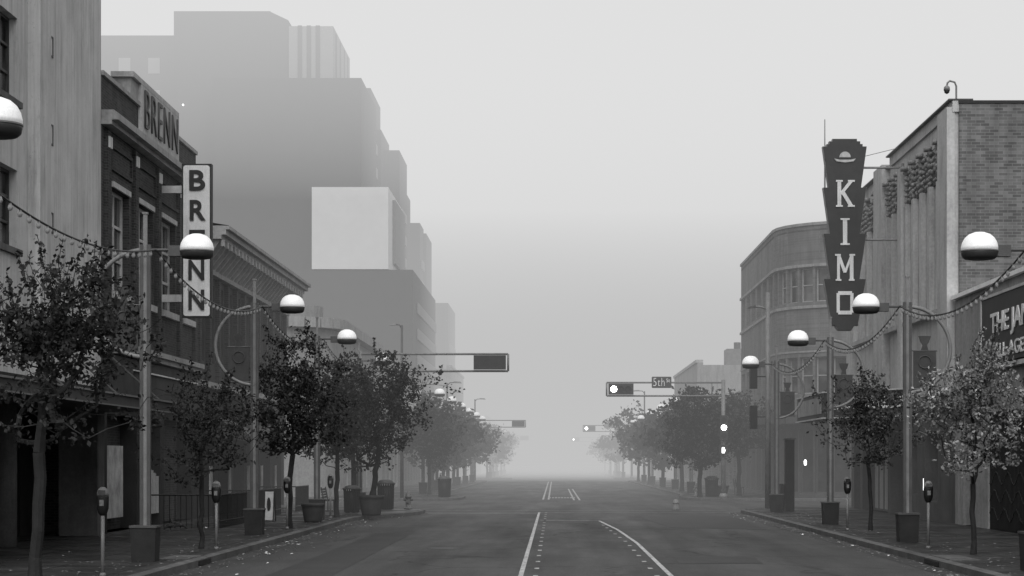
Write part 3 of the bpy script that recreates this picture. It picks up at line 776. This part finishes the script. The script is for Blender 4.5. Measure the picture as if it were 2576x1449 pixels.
# ------------------------------------------------------------------ traffic signals
glow = EMIT('signal_glow', 25)
def signal_mast(x, y, xe, zc, front=True, sign=None, lit=True, th=.045, ph=None):
    g = G('traffic_signal'); m_ = g('mast', metal_l, True)
    s = 1 if xe > x else -1; h = .35
    m_.tube([(x,y,.15),(x,y,zc+h+.15)], [.13,.1], 12)
    m_.lathe([(.24,0),(.22,.15),(.14,.25)], (x,y,.15), 12)
    m_.tube([(x,y,zc+h),(xe,y,zc+h)], th, 8); m_.tube([(x,y,zc-h),(xe,y,zc-h)], th, 8); m_.tube([(xe,y,zc+h),(xe,y,zc-h)], th, 8)
    m_.tube([(x+s*.6,y,zc+h),(x+s*.6,y,zc-h)], .03, 6)
    c = xe-s*.75
    hd = g('signal_head', sign_dark); hd.box(c-.66,c+.66,y-.16,y-.06,zc-.29,zc+.29)
    hd.box(c-.55,c+.55,y-.06,y+.16,zc-.19,zc+.19)
    ln = g('lenses', black, True); on = g('lit_lens', glow)
    dirn = -1 if front else 1
    for i in range(3):
        lx = c+(i-1)*.38*1
        yy = y-.17 if front else y+.17
        n = 10
        vis = [(lx+.17*math.cos(a*math.pi/n), yy, zc+.17*math.sin(a*math.pi/n)) for a in range(n+1)]
        for p, q in zip(vis[:-1], vis[1:]):
            hd.poly([p, q, (q[0],q[1]+dirn*.2,q[2]), (p[0],p[1]+dirn*.2,p[2])])
        mb = on if (front and lit and i == 0) else ln
        mb.tube([(lx,yy,zc),(lx,yy+dirn*.02,zc)], .16, 16)
    if sign:
        sp = g('street_name_panel', M('street_sign_green', .05, .5, .1, 3, bmp=0)); sc = x+(xe-x)*.53
        sp.prism_xz(rrect(sc-.5,sc+.5,zc+.08,zc+.64,.05), y-.12, y-.1)
        g('panel_edge', metal_l).prism_xz(rrect(sc-.52,sc+.52,zc+.06,zc+.66,.05), y-.098, y-.085)
        text(g.e, 'street_name', '5th', white, (sc-.14,y-.13,zc+.35), 0, w=.6, h=.42, bold=-.01, ext=.004, sp=1.1)
        text(g.e, 'street_name', 'St', white, (sc+.34,y-.13,zc+.45), 0, w=.2, h=.2, bold=.0, ext=.004)
    if ph:
        z1 = 3.85; hb = g('side_signal', sign_dark); hb.box(x-.2,x+.2,y-.4,y-.18,z1-.65,z1+.65)
        for i in range(3): (on if i == 1 else ln).tube([(x,y-.41,z1+.4-i*.4),(x,y-.43,z1+.4-i*.4)], .14, 14)
        hb.box(x-.25,x+.2,y-.4,y-.18,2.45,2.95)
        hx, hz = x-.03, 2.66
        on2 = g('walk_hand', EMIT('hand_glow', 3))
        on2.box(hx-.08,hx+.07,y-.41,y-.402,hz-.15,hz+.02)
        for i in range(4): on2.box(hx-.08+i*.04,hx-.05+i*.04,y-.41,y-.402,hz+.02,hz+.14+.02*(i in (1,2)))
        on2.hexa([(hx+.07,y-.41,hz-.1),(hx+.12,y-.41,hz),(hx+.12,y-.402,hz),(hx+.07,y-.402,hz-.1),(hx+.07,y-.41,hz-.04),(hx+.1,y-.41,hz+.05),(hx+.1,y-.402,hz+.05),(hx+.07,y-.402,hz-.04)])
    return g
signal_mast(8.9, 104.8, 2.75, 5.88, True, '5', True, ph=True).done()
signal_mast(-8.0, 81.5, -1.9, 6.12, False).done()
signal_mast(8.9, 229, 3.3, 5.9, True).done()
signal_mast(-8.4, 206, -3.0, 6.0, False).done()
signal_mast(8.9, 351, 3.0, 6, True).done()
signal_mast(-8.4, 329, -4.3, 6, False).done()
g = G('corner_signal_pole'); p = g('pole', metal_l, True)
p.tube([(8.75,81.5,.15),(8.75,81.5,9.0)], [.12,.09], 12); p.tube([(8.75,81.5,8.3),(8.4,81.5,8.42),(8.2,81.5,8.4)], .04, 8)
g('lamp_head', metal).hexa([(7.9,81.4,8.34),(8.25,81.4,8.36),(8.25,81.6,8.36),(7.9,81.6,8.34),(7.95,81.4,8.4),(8.25,81.4,8.46),(8.25,81.6,8.46),(7.95,81.6,8.4)])
h_ = g('signal_heads', black)
for (xa,z0) in ((8.0,5.05),(8.0,3.4)):
    h_.box(xa,xa+.3,81.3,81.7,z0,z0+.95); h_.tube([(xa+.3,81.5,z0+.5),(8.75,81.5,z0+.5)], .03, 6)
g.done()
def cobra(x, y, H, s):
    g = G('utility_light_pole'); p = g('pole', metal, True)
    p.tube([(x,y,.15),(x,y,H)], [.1,.06], 10); p.tube([(x,y,H-.2),(x+s*.2,y,H+.02),(x+s*.7,y,H+.05)], .035, 8)
    g('fixture', metal_l).hexa([(x+s*.5,y-.12,H),(x+s*1.1,y-.12,H-.02),(x+s*1.1,y+.12,H-.02),(x+s*.5,y+.12,H),(x+s*.5,y-.1,H+.12),(x+s*1.0,y-.08,H+.1),(x+s*1.0,y+.08,H+.1),(x+s*.5,y+.1,H+.12)]); g.done()
cobra(-8.1, 105.5, 9.3, -.6); cobra(8.6, 190, 8.8, -1); cobra(-8.2, 205, 8.5, 1); cobra(-8.1, 150, 8, 1)

# ------------------------------------------------------------------ street furniture
def meter(x, y):
    g = G('parking_meter'); b = g('pole', metal_l, True); b.tube([(x,y,.15),(x,y,1.2)], .032, 10); b.lathe([(.06,0),(.05,.04),(.035,.06)], (x,y,.15), 10)
    h = g('meter_head', black, True)
    h.lathe([(.045,0),(.075,.04),(.1,.12),(.105,.3),(.1,.33)], (x,y,1.16), 14, 1, .75)
    d_ = g('dome', metal_l, True); d_.lathe([(.1,.33),(.098,.38),(.075,.44),(.035,.47),(.005,.475)], (x,y,1.16), 14, 1, .75)
    g('window', glass).box(x-.06,x+.06,y-.085,y-.075,1.5,1.58); g('coin_plate', metal_l).box(x-.035,x+.035,y-.09,y-.076,1.32,1.42); g.done()
for x, y in ((-7.5,33),(-7.35,43.2),(-7.6,56.5),(-7.55,67)): meter(x, y)
for x, y in ((8.2,43.6),(8.15,55.3)): meter(x, y)

def bin_(x, y, r=.33, H=1.0, mt=black):
    g = G('trash_can'); g('liner', mt, True).lathe([(r*.82,0),(r*.86,H*.9)], (x,y,.15), 18)
    s = g('slats', mt)
    for i in range(22):
        a = 2*math.pi*i/22; s.tube([(x+r*.9*math.cos(a),y+r*.9*math.sin(a),.17),(x+r*.98*math.cos(a),y+r*.98*math.sin(a),.15+H*.9),(x+r*1.1*math.cos(a),y+r*1.1*math.sin(a),.15+H)], .02, 5)
    rr = g('rim', metal, True); rr.tube([(x+r*1.1*math.cos(i*math.pi/10),y+r*1.1*math.sin(i*math.pi/10),.15+H) for i in range(21)], .03, 6)
    rr.lathe([(r*1.05,H*.98),(r*.8,H*1.1),(r*.4,H*1.14)], (x,y,.15), 18); g.done()
bin_(-6.75,79.5,.33,1.05); bin_(-5.9,93.5+13,.34,1.0); bin_(8.6,100.8+8,.35,1); bin_(-7.6,74.5,.3,.9)
def planter(x, y, r=.55, H=.75):
    g = G('round_planter'); g('bowl', M('planter_concrete', .045, .85, .25, 3), True).lathe([(r*.72,0),(r*.8,.08),(r*.97,H*.7),(r,H*.85),(r*1.06,H*.87),(r*1.06,H),(r*.9,H),(r*.88,H-.08)], (x,y,.15), 28)
    g('soil', bark).lathe([(r*.87,H-.1),(.05,H-.02)], (x,y,.15), 20); g.done()
planter(-6.5,70.5,.43,.72); planter(-7.6,62.5,.35,.6)
planter(9.1,109.5,.5,.6)
def hydrant(x, y, mt):
    g = G('fire_hydrant'); b = g('barrel', mt, True)
    b.lathe([(.17,0),(.17,.05),(.11,.07),(.11,.45),(.14,.47),(.14,.51),(.12,.53),(.11,.6),(.06,.67),(.03,.68),(.03,.72),(.005,.725)], (x,y,.15), 18)
    b.tube([(x-.19,y,.53),(x+.19,y,.53)], .055, 12); b.tube([(x,y-.2,.48),(x,y,.48)], .075, 12); g.done()
hydrant(-5.9,80.2,M('hydrant_paint', .12, .5)); hydrant(7.9,110.5,M('hydrant_paint', .3, .5)); 
g = G('bollard'); g('post', M('bollard_paint', .2, .6), True).lathe([(.16,0),(.15,.05),(.13,.3),(.1,.42),(.03,.47)], (5.15,84.4,0), 14); g('band', metal_l, True).lathe([(.145,.28),(.14,.34)], (5.15,84.4,0), 14); g.done()
g = G('sandwich_board'); fbd = g('panels', stucco_l)
X0, Y0, hw = -9.1, 63.5, .13
fbd.hexa([(X0-hw,Y0-.25,.2),(X0+hw,Y0-.25,.2),(X0+hw,Y0-.22,.2),(X0-hw,Y0-.22,.2),(X0-hw,Y0-.03,1.1),(X0+hw,Y0-.03,1.1),(X0+hw,Y0,1.1),(X0-hw,Y0,1.1)])
fbd.hexa([(X0-hw,Y0+.22,.2),(X0+hw,Y0+.22,.2),(X0+hw,Y0+.25,.2),(X0-hw,Y0+.25,.2),(X0-hw,Y0+.005,1.1),(X0+hw,Y0+.005,1.1),(X0+hw,Y0+.03,1.1),(X0-hw,Y0+.03,1.1)])
fk = g('frame', black)
for xx in (X0-hw-.02,X0+hw+.02): fk.tube([(xx,Y0-.27,.15),(xx,Y0-.02,1.15)], .02, 6); fk.tube([(xx,Y0+.27,.15),(xx,Y0+.02,1.15)], .02, 6)
fk.prism_xz([(X0+.06*math.cos(a*math.pi/8),.7+.22*math.sin(a*math.pi/8)) for a in range(16)], Y0-.2, Y0-.16)
g.done()
g = G('patio_railing'); r = g('bars', black)
for (xa, ya, yb) in ((-9.6,57,62),(-9.9,66,72),(-9.9,76,80)):
    r.tube([(xa,ya,1.1),(xa,yb,1.1)], .025, 6); r.tube([(xa,ya,.35),(xa,yb,.35)], .02, 6)
    k = int((yb-ya)/.16)
    for i in range(k+1): r.tube([(xa,ya+i*.16,.15),(xa,ya+i*.16,1.1)], .01, 4)
    r.tube([(xa,ya,1.1),(-11.6,ya,1.1)], .025, 6)
    for i in range(11): r.tube([(xa-i*.16,ya,.15),(xa-i*.16,ya,1.1)], .01, 4)
g.done()
def bench(x, y):
    g = G('park_bench'); s = g('slats', black)
    for i in range(5): s.box(x-.22+i*.09,x-.16+i*.09,y-.8,y+.8,.58,.61)
    for i in range(4): s.box(x-.27-.012*i,x-.25-.012*i,y-.8,y+.8,.66+i*.1,.73+i*.1)
    l = g('legs', metal)
    for yy in (y-.7,y+.7): l.tube([(x-.2,yy,.15),(x-.2,yy,.58),(x-.3,yy,1.08)], .025, 6); l.tube([(x+.18,yy,.15),(x+.18,yy,.58),(x-.2,yy,.58)], .025, 6)
    g.done()
bench(-8.6,76.5); bench(10.6,90+24)
g = G('hanging_lantern'); g('cord', black).tube([(13.4,106.2,4.1),(13.4,106.2,2.3)], .015, 5)
g('lantern_frame', black).box(13.28,13.52,106.08,106.32,2.2,2.28); g('lantern_glass', EMIT('lantern_glow', 3), True).lathe([(.04,0),(.07,.06),(.08,.22),(.04,.3),(.02,.32)], (13.4,106.2,1.86), 12); g.done()
g = G('newspaper_box'); bx = g('cabinet', sign_dark); 
for i in range(2):
    x = 8.95; yb = 76.6+i*.6; bx.box(x-.22,x+.22,yb,yb+.5,.5,1.2); bx.tube([(x,yb+.25,.15),(x,yb+.25,.5)], .06, 8)
g.done()
g = G('utility_cabinet'); g('cabinet', black).box(8.85,9.2,76.2,76.55,.15,2.9); g('cap', metal).box(8.8,9.25,76.15,76.58,2.9,2.96); g.done()
g = G('storm_drain'); d_ = g('opening', black); d_.box(LK-.02,LK+.02,38.8,40.1,.02,.11); g('plate', kerb_m).box(LK-.75,LK-.17,38.6,40.3,.15,.165); g.done()
g = G('storm_drain'); d_ = g('opening', black); d_.box(RK-.02,RK+.02,38.5,40,.02,.11); g('plate', kerb_m).box(RK+.17,RK+.75,38.3,40.2,.15,.165); g.done()

lt_ = MB(); rr = random.Random(11)
for i in range(110):
    s = rr.choice((-1,-1,-1,1)); y = 34+rr.random()**1.3*45
    x = (LK+rr.uniform(.05,1.3)) if s < 0 else (RK-rr.uniform(.05,.9)); z = .012
    if rr.random() < .35: x = rr.uniform(-11,-7.3); z = .16
    a = rr.random()*6.28; q = rr.uniform(.015,.05); q2 = q*rr.uniform(.8,2.0)
    c_, s_ = math.cos(a), math.sin(a)
    lt_.poly([(x+c_*q,y+s_*q,z+rr.random()*.02),(x-s_*q2,y+c_*q2,z+rr.random()*.03),(x-c_*q,y-s_*q,z),(x+s_*q2,y-c_*q2,z+rr.random()*.02)])
lt_.build('litter', white)
# fallen leaves in the gutters and round the trees
fl = MB()
for i in range(1500):
    s = rr.choice((-1,1)); y = 30+rr.random()*50
    if rr.random() < .5: x = (LK+abs(rr.gauss(0,.35))) if s < 0 else (RK-abs(rr.gauss(0,.3))); z = .012
    else: x = (LK-.2-abs(rr.gauss(0,1.0))) if s < 0 else (RK+.2+abs(rr.gauss(0,1.0))); z = .158
    a = rr.random()*6.28; q = rr.uniform(.02,.045); c_, s_ = math.cos(a), math.sin(a)
    fl.poly([(x+c_*q,y+s_*q,z+rr.random()*.015),(x-s_*q*.6,y+c_*q*.6,z),(x-c_*q,y-s_*q,z+rr.random()*.015),(x+s_*q*.6,y-c_*q*.6,z)])
fl.build('fallen_leaves', leaf_l)

def pigeon(x, y, a, peck=False):
    g = G('pigeon'); b = g('body', M('feathers', .03, .7, .5, 25), True)
    c_, s_ = math.cos(a), math.sin(a)
    T = lambda u, z: (x+c_*u, y+s_*u, .15+z)
    if peck: pts = [(-.2,.1),(-.14,.115),(-.08,.13),(0,.135),(.07,.12),(.12,.09),(.15,.06),(.17,.04),(.2,.02)]
    else: pts = [(-.2,.1),(-.14,.115),(-.08,.13),(0,.145),(.06,.17),(.09,.21),(.1,.25),(.12,.265),(.16,.255)]
    b.tube([T(*p) for p in pts], [.012,.022,.045,.062,.055,.034,.027,.024,.004], 10)
    for side in (-1,1):
        w = g('wings', M('wing', .06, .7, .5, 25)); ox, oy = -s_*side*.055, c_*side*.055
        w.poly([(x+c_*u+ox*f, y+s_*u+oy*f, .15+z) for u,z,f in ((.06,.16,1.05),(-.02,.175,1.1),(-.16,.13,.6),(-.2,.11,.3),(-.05,.1,1.1),(.04,.11,1.1))])
        l = g('legs', trim_d); l.tube([(x+ox*.4,y+oy*.4,.15),(x+ox*.4,y+oy*.4,.25)], .006, 5)
        for t_ in (-.5,0,.5): l.tube([(x+ox*.4,y+oy*.4,.155),(x+ox*.4+.035*math.cos(a+t_),y+oy*.4+.035*math.sin(a+t_),.154)], .004, 4)
    g.done()
pigeon(-10.9,57,2.9); pigeon(-10.55,56,0.2,True); pigeon(-10.7,55.4,3.6,True)

# ------------------------------------------------------------------ trees
def tree(x, y, top, bot, rad, trunk_r=.07, ntgt=150, nl=32, ls=.045, mat=leaf_d, seed=1, spread=.2, lean=0, name='street_tree', z0=.15, bare=.12, rough=1.0, shoots=.0):
    R = random.Random(seed); N = np.random.RandomState(seed)
    g = G(name)
    cz = (top+bot)/2; hz = (top-bot)/2
    fork = max(z0+.9, bot-.15)
    nodes = [Vector((x,y,z0))]; par = [-1]; 
    for i in range(1,6):
        t = i/5; nodes.append(Vector((x+lean*t*.3+R.uniform(-.03,.03), y+R.uniform(-.03,.03), z0+(fork-z0)*t))); par.append(i-1)
    k = len(nodes)-1; last = k
    for i in range(1,6):
        nodes.append(nodes[k]+Vector((R.uniform(-.12,.12)*i*.6, R.uniform(-.12,.12)*i*.6, (top-fork)*.7*i/5))); par.append(last); last = len(nodes)-1
    lobes = [(Vector((R.gauss(0,1),R.gauss(0,1),R.gauss(0,.8)+.2)).normalized(), R.uniform(-.4,.24)) for _ in range(18)]
    tg = []
    while len(tg) < ntgt:
        v = Vector((R.gauss(0,1),R.gauss(0,1),R.gauss(0,1))).normalized()
        rr_ = R.random()**.45
        lump = 1.0
        for lv, la in lobes:
            dd = v.dot(lv)
            if dd > .72: lump += rough*la*(dd-.72)/.28
        lump *= 1+R.uniform(-.08,.2)*rough*(rr_ > .8)
        shape = 1-.25*max(0, v.z)**2-.12*max(0,-v.z)
        p = Vector((x+lean+v.x*rad*rr_*lump*shape, y+v.y*rad*rr_*lump*shape, cz+v.z*hz*rr_*min(1.12,lump)))
        tg.append(p)
    c0 = Vector((x+lean*.3,y,fork)); tg.sort(key=lambda p: (p-c0).length)
    ends = []
    for p in tg:
        best, bi = 1e9, 0
        for i in range(5, len(nodes)):
            q = nodes[i]; d = (p-q).length
            pen = max(0, q.z-p.z)*1.3
            c = d+pen+.12*(q-c0).length
            if c < best: best, bi = c, i
        q = nodes[bi]; d = (p-q); n = 2 if d.length < .5*rad else 4; prev = bi
        for j in range(1, n+1):
            t = j/n; m_ = q+d*t+Vector((R.uniform(-1,1),R.uniform(-1,1),R.uniform(-.3,.8)))*d.length*.09*(1 if j < n else 0)
            m_.z += math.sin(t*math.pi)*d.length*-.04
            nodes.append(m_); par.append(prev); prev = len(nodes)-1
        ends.append(prev)
    sh = []
    for e in list(ends):
        p = nodes[e]
        if p.z > cz-.2*hz and R.random() < shoots:
            out = Vector((p.x-x-lean, p.y-y, 0)); out = out.normalized()*.12 if out.length > .01 else Vector()
            prev = e; Ls = R.uniform(.25,.6)
            for j in (1,2,3):
                nodes.append(p+out*j*Ls+Vector((R.uniform(-.03,.03),R.uniform(-.03,.03),Ls*j/3))); par.append(prev); prev = len(nodes)-1
                sh.append(prev)
            ends.append(prev)
    cnt = [0]*len(nodes)
    for e in ends:
        i = e
        while i >= 0: cnt[i] += 1; i = par[i]
    mx = cnt[0]
    rad_ = [max(.007, trunk_r*(c/mx)**.52) for c in cnt]
    rad_[0] *= 1.35
    b = g('trunk_and_limbs', bark)
    b.tube(nodes[:6], rad_[:6], 9)
    for i in range(6, len(nodes)):
        pi = par[i]; b.tube([nodes[pi], nodes[i]], [min(rad_[pi], rad_[i]*1.3), rad_[i]], 5 if rad_[i] > .015 else 3, cap=False)
    cent = []
    for e in ends:
        if e in sh: continue
        if R.random() < bare: continue
        pa, pb = nodes[e], nodes[par[e]]
        m_ = int(nl*R.uniform(.2,1.8))
        for _ in range(m_):
            t = R.random()**1.5*1.1; q = pa.lerp(pb, t)
            cent.append((q.x,q.y,q.z))
    C = np.array(cent)+N.normal(0, spread, (len(cent),3))*np.array([1,1,.75])
    if sh:
        c2 = []
        for e in sh:
            pa, pb = nodes[e], nodes[par[e]]
            for _ in range(7):
                q = pa.lerp(pb, R.random()); c2.append((q.x+R.gauss(0,.035),q.y+R.gauss(0,.035),q.z+R.gauss(0,.03)))
        C = np.vstack([C, np.array(c2)])
    n = len(C); U = N.normal(0,1,(n,3)); U /= np.linalg.norm(U,axis=1)[:,None]
    W = N.normal(0,1,(n,3)); W -= (W*U).sum(1)[:,None]*U; W /= np.linalg.norm(W,axis=1)[:,None]
    s = ls*N.uniform(.6,1.35,(n,1)); Nn = np.cross(U,W)
    V = np.stack([C-U*s*1.25, C+W*s*.75+Nn*s*.18, C+U*s*1.25, C-W*s*.75+Nn*s*.18], 1).reshape(-1,3)
    me = bpy.data.meshes.new('leaves'); me.vertices.add(4*n); me.vertices.foreach_set('co', V.ravel())
    me.loops.add(4*n); me.loops.foreach_set('vertex_index', np.arange(4*n)); me.polygons.add(n)
    me.polygons.foreach_set('loop_start', np.arange(0,4*n,4)); me.polygons.foreach_set('loop_total', np.full(n,4)); me.update(); me.validate()
    me.materials.append(mat); o = bpy.data.objects.new('leaves', me); COL.objects.link(o); o.parent = g.e
    g.done()
tree(-8.1,31,5.6,2.35,2.15,.095,420,16,.037,leaf_d,1,.075,bare=.18,lean=.3,rough=1.3,shoots=.3)
tree(-7.75,43.6,4.1,1.6,1.3,.05,210,17,.036,leaf_d,2,.09,bare=.15,shoots=.12)
tree(-7.6,57,5.7,1.8,1.75,.08,330,26,.044,leaf_d,3,.12,lean=.1,shoots=.12)
tree(-7.5,68.5,5.8,1.9,1.7,.08,260,28,.05,leaf_d,4,.13,shoots=.12)
tree(-6.45,70.5,6.5,2.1,2.4,.1,380,22,.048,leaf_d,5,.12,z0=.85,lean=.45,rough=1.4,shoots=.25)
tree(-7.7,76,5.4,1.9,1.8,.1,200,32,.06,leaf_d,15,.16)
tree(8.6,40.8,4.6,1.75,1.25,.055,290,22,.035,leaf_l,6,.08,lean=0,shoots=.25)
tree(8.75,55,4.8,1.7,1.5,.055,230,20,.04,leaf_m,7,.11,shoots=.15)
tree(7.9,108,6.3,1.9,2.6,.12,240,44,.085,leaf_d,8,.22)
tree(10.4,112,5.9,2.0,2.2,.12,150,42,.085,leaf_d,9,.22)
tree(-7.3,116,5.9,1.8,2.0,.1,120,45,.085,leaf_d,16,.25)
k = 20
for y, r in ((130,2.4),(143,2.4),(158,2.6),(176,2.8),(192,2.8),(236,3.4),(254,3),(272,3.2),(300,3)):
    tree(-8.0,y,6.2+(.8 if y > 200 else 0),1.9,r,.13,80,36,.15,leaf_d,k,.34); k += 1
for y, r in ((128,2.2),(150,2.4),(172,2.6),(194,2.8),(238,3.3),(262,3.0),(290,3.2)):
    tree(8.2,y,6.2+(1.6 if y in (194,238) else 0),1.9,r,.13,80,36,.15,leaf_d,k,.34); k += 1

# ------------------------------------------------------------------ fog (absorbing volumes that glow by themselves)
def fogbox(x0,x1,y0,y1,z0,z1, dens, L):
    m = MB(); m.box(x0,x1,y0,y1,z0,z1)
    mt = bpy.data.materials.new('emissive_fog_volume'); mt.use_nodes = True; nt = mt.node_tree; nt.nodes.clear()
    out = nt.nodes.new('ShaderNodeOutputMaterial'); ab = nt.nodes.new('ShaderNodeVolumeAbsorption'); em = nt.nodes.new('ShaderNodeEmission'); ad = nt.nodes.new('ShaderNodeAddShader')
    ab.inputs['Color'].default_value = (0,0,0,1); ab.inputs['Density'].default_value = dens
    em.inputs['Color'].default_value = (1,1,1,1); em.inputs['Strength'].default_value = dens*L  # added emission stands in for daylight scattered in the fog
    nt.links.new(ab.outputs[0], ad.inputs[0]); nt.links.new(em.outputs[0], ad.inputs[1]); nt.links.new(ad.outputs[0], out.inputs['Volume'])
    return m.build('fog', mt)
fogbox(-900,900,58,205,-.5,28,.0035,.50)
fogbox(-900,900,205.1,3000,-.5,28,.016,.56)
fogbox(-900,900,58,3000,28.05,80,.0085,.86)

# ------------------------------------------------------------------ light
w = bpy.data.worlds.new('World'); S.world = w; w.use_nodes = True; nt = w.node_tree
bg = nt.nodes['Background']; sk = nt.nodes.new('ShaderNodeTexSky'); sk.sky_type = 'NISHITA'; sk.sun_disc = False
sk.sun_elevation = math.radians(50); sk.sun_rotation = math.radians(182); sk.dust_density = 4; sk.air_density = 1
bw_ = nt.nodes.new('ShaderNodeRGBToBW'); nt.links.new(sk.outputs[0], bw_.inputs[0]); nt.links.new(bw_.outputs[0], bg.inputs['Color'])
bg.inputs['Strength'].default_value = .15
sun = bpy.data.lights.new('sun', 'SUN'); so = bpy.data.objects.new('sun', sun); COL.objects.link(so)
sun.energy = 1.4; sun.angle = math.radians(70); sun.color = (1,1,1)
az = math.radians(182); el = math.radians(50)
dv = Vector((math.sin(az)*math.cos(el), math.cos(az)*math.cos(el), math.sin(el)))
so.rotation_euler = (-dv).to_track_quat('-Z', 'Y').to_euler()
S.view_settings.view_transform = 'Standard'; S.view_settings.look = 'None'; S.view_settings.exposure = 0; S.view_settings.gamma = 1
